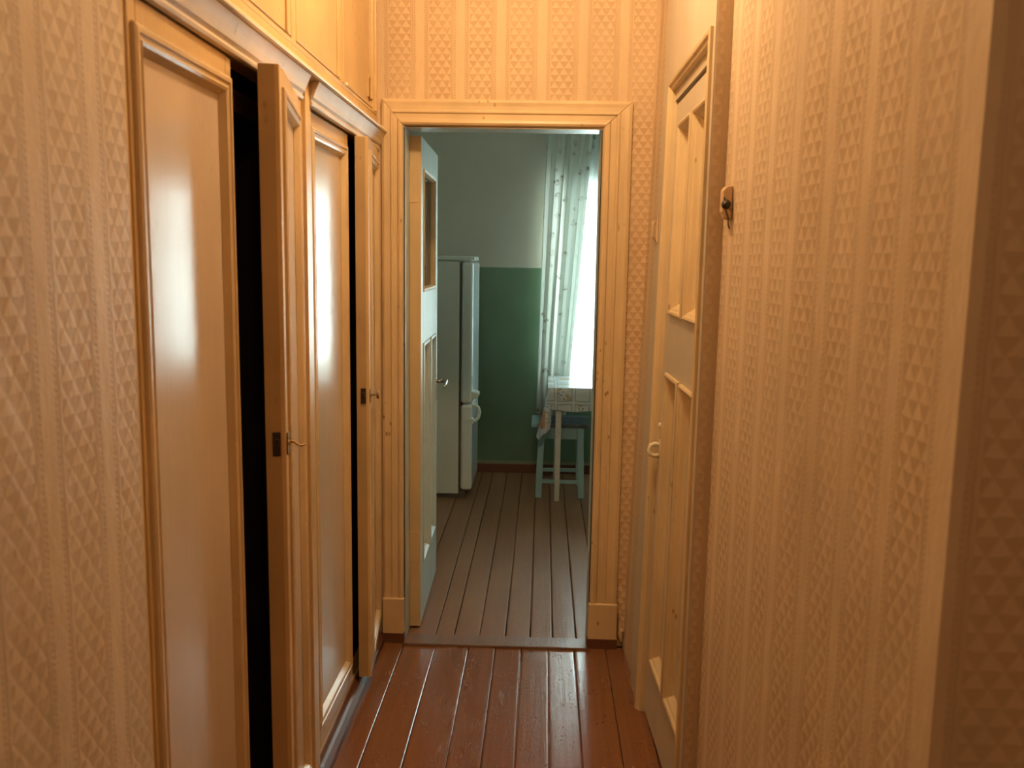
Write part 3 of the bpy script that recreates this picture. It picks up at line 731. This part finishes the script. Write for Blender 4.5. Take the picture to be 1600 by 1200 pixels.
for z_ in (1.76, .22):
    m = MB(); m.tube([(.004, LY0-.002, z_), (.004, LY0-.002, z_+.15)], .0075, 12); m.box(-.006, -.001, LY0, LY0+.028, z_+.01, z_+.14); h = m.build('hinge', TRIM_R, dr, fn=rw, bevel=.001)
    for q in (.03, .105):
        m = MB(); m.lathe((.008, LY0-.002, z_+q), (1, 0, 0), [(0, .003), (.006, .0028)], 8)
        m.build('hinge_pin', IRON, h, fn=rw)

# ------------------------------------------------------------------ small fittings
bx_, by_, bz_ = rw(0, 2.215, 1.740)
sw = empty('wall_switch', (bx_, by_, bz_), 'small wooden block with blackened old switch on right wall beside door frame', 'switch')
m = MB(); m.prism([(-.001, -.040), (-.018, -.036), (-.024, -.020), (-.024, .030), (-.016, .040), (-.001, .042)], (-.018, .018), 'y'); m.build('block', WOODBLK, sw, bevel=.003)
m = MB(); m.lathe((-.016, -.018, -.004), (-.5, -1, 0), [(0, .012), (.004, .011), (.008, .006), (.013, .003)], 14); m.build('switch_knob', IRON, sw, smooth=True)
m = MB(); m.tube([(-.020, -.012, .020), (-.021, -.019, .012), (-.020, -.019, 0), (-.016, -.0195, -.018), (-.010, -.020, -.034), (-.008, -.012, -.050), (-.003, -.004, -.060)], .0016, 8); m.build('wire', IRON, sw)
m = MB(); m.lathe((-.004, -.0175, -.015), (0, -1, 0), [(0, .004), (.003, .003)], 10); m.build('screw', BRONZE, sw)

bx_, by_, bz_ = rw(.012, 3.215, 1.705)
ht = empty('hook_latch', (bx_, by_, bz_), 'painted-over metal hasp fixed to far side board of right door frame', 'latch')
m = MB(); m.box(-.006, 0, -.014, .014, -.040, .045); m.build('plate', WOODBLK, ht, bevel=.001)
m = MB(); m.tube([(-.006, .0, .036), (-.017, -.004, .030), (-.018, -.004, -.020), (-.006, 0, -.032)], .0035, 8); m.build('staple', MOULD, ht, smooth=True)
for q in (.040, -.036):
    m = MB(); m.lathe((-.006, -.006, q), (-1, 0, 0), [(0, .0035), (.002, .002)], 8); m.build('screw', IRON, ht)

vs = []; fs = []                      # torn paper curling off the far right corner
for j in range(15):
    q = j/14; z_ = .045+.225*q
    for i in range(5):
        p_ = i/4; wv = math.sin(j*1.9+i*1.3)*.004+math.sin(j*.8+i*2.1)*.004
        vs.append((.334+(.040)*p_*(1 if q > .25 else .6+q*1.6), YF-.004-(.030*math.sin(p_*2.6)*(1-q)**.6)+wv*(1-q), z_+.012*math.sin(i*1.7)))
for j in range(14):
    for i in range(4): k_ = j*5+i; fs.append((k_, k_+1, k_+6, k_+5))
tw = MB().add(vs, fs).build('torn_wallpaper', PAP_X); sd = tw.modifiers.new('thick', 'SOLIDIFY'); sd.thickness = .001
tag(tw, 'crumpled torn wallpaper flap at floor level in corner right of the kitchen doorway', 'wallpaper')

# hall ceiling lamp: socket on a cord above the bulb
def lampfix(loc, label):
    e = empty('pendant_lamp', (loc[0], loc[1], HC), label, 'lamp')
    d = loc[2]-HC
    m = MB(); m.lathe((0, 0, 0), (0, 0, -1), [(0, .04), (.015, .038), (.02, .01)], 20); m.build('ceiling_rose', CREAMPL, e, smooth=True)
    m = MB(); m.tube([(0, 0, -.015), (0, 0, d+.07)], .003, 8); m.build('cord', IRON, e)
    m = MB(); m.lathe((0, 0, d+.115), (0, 0, -1), [(0, .008), (.008, .018), (.03, .020), (.045, .018)], 16); m.build('socket', CREAMPL, e, smooth=True)
lampfix(LAMP, 'bare bulb pendant lamp hanging from the hall ceiling above the wardrobe doors')
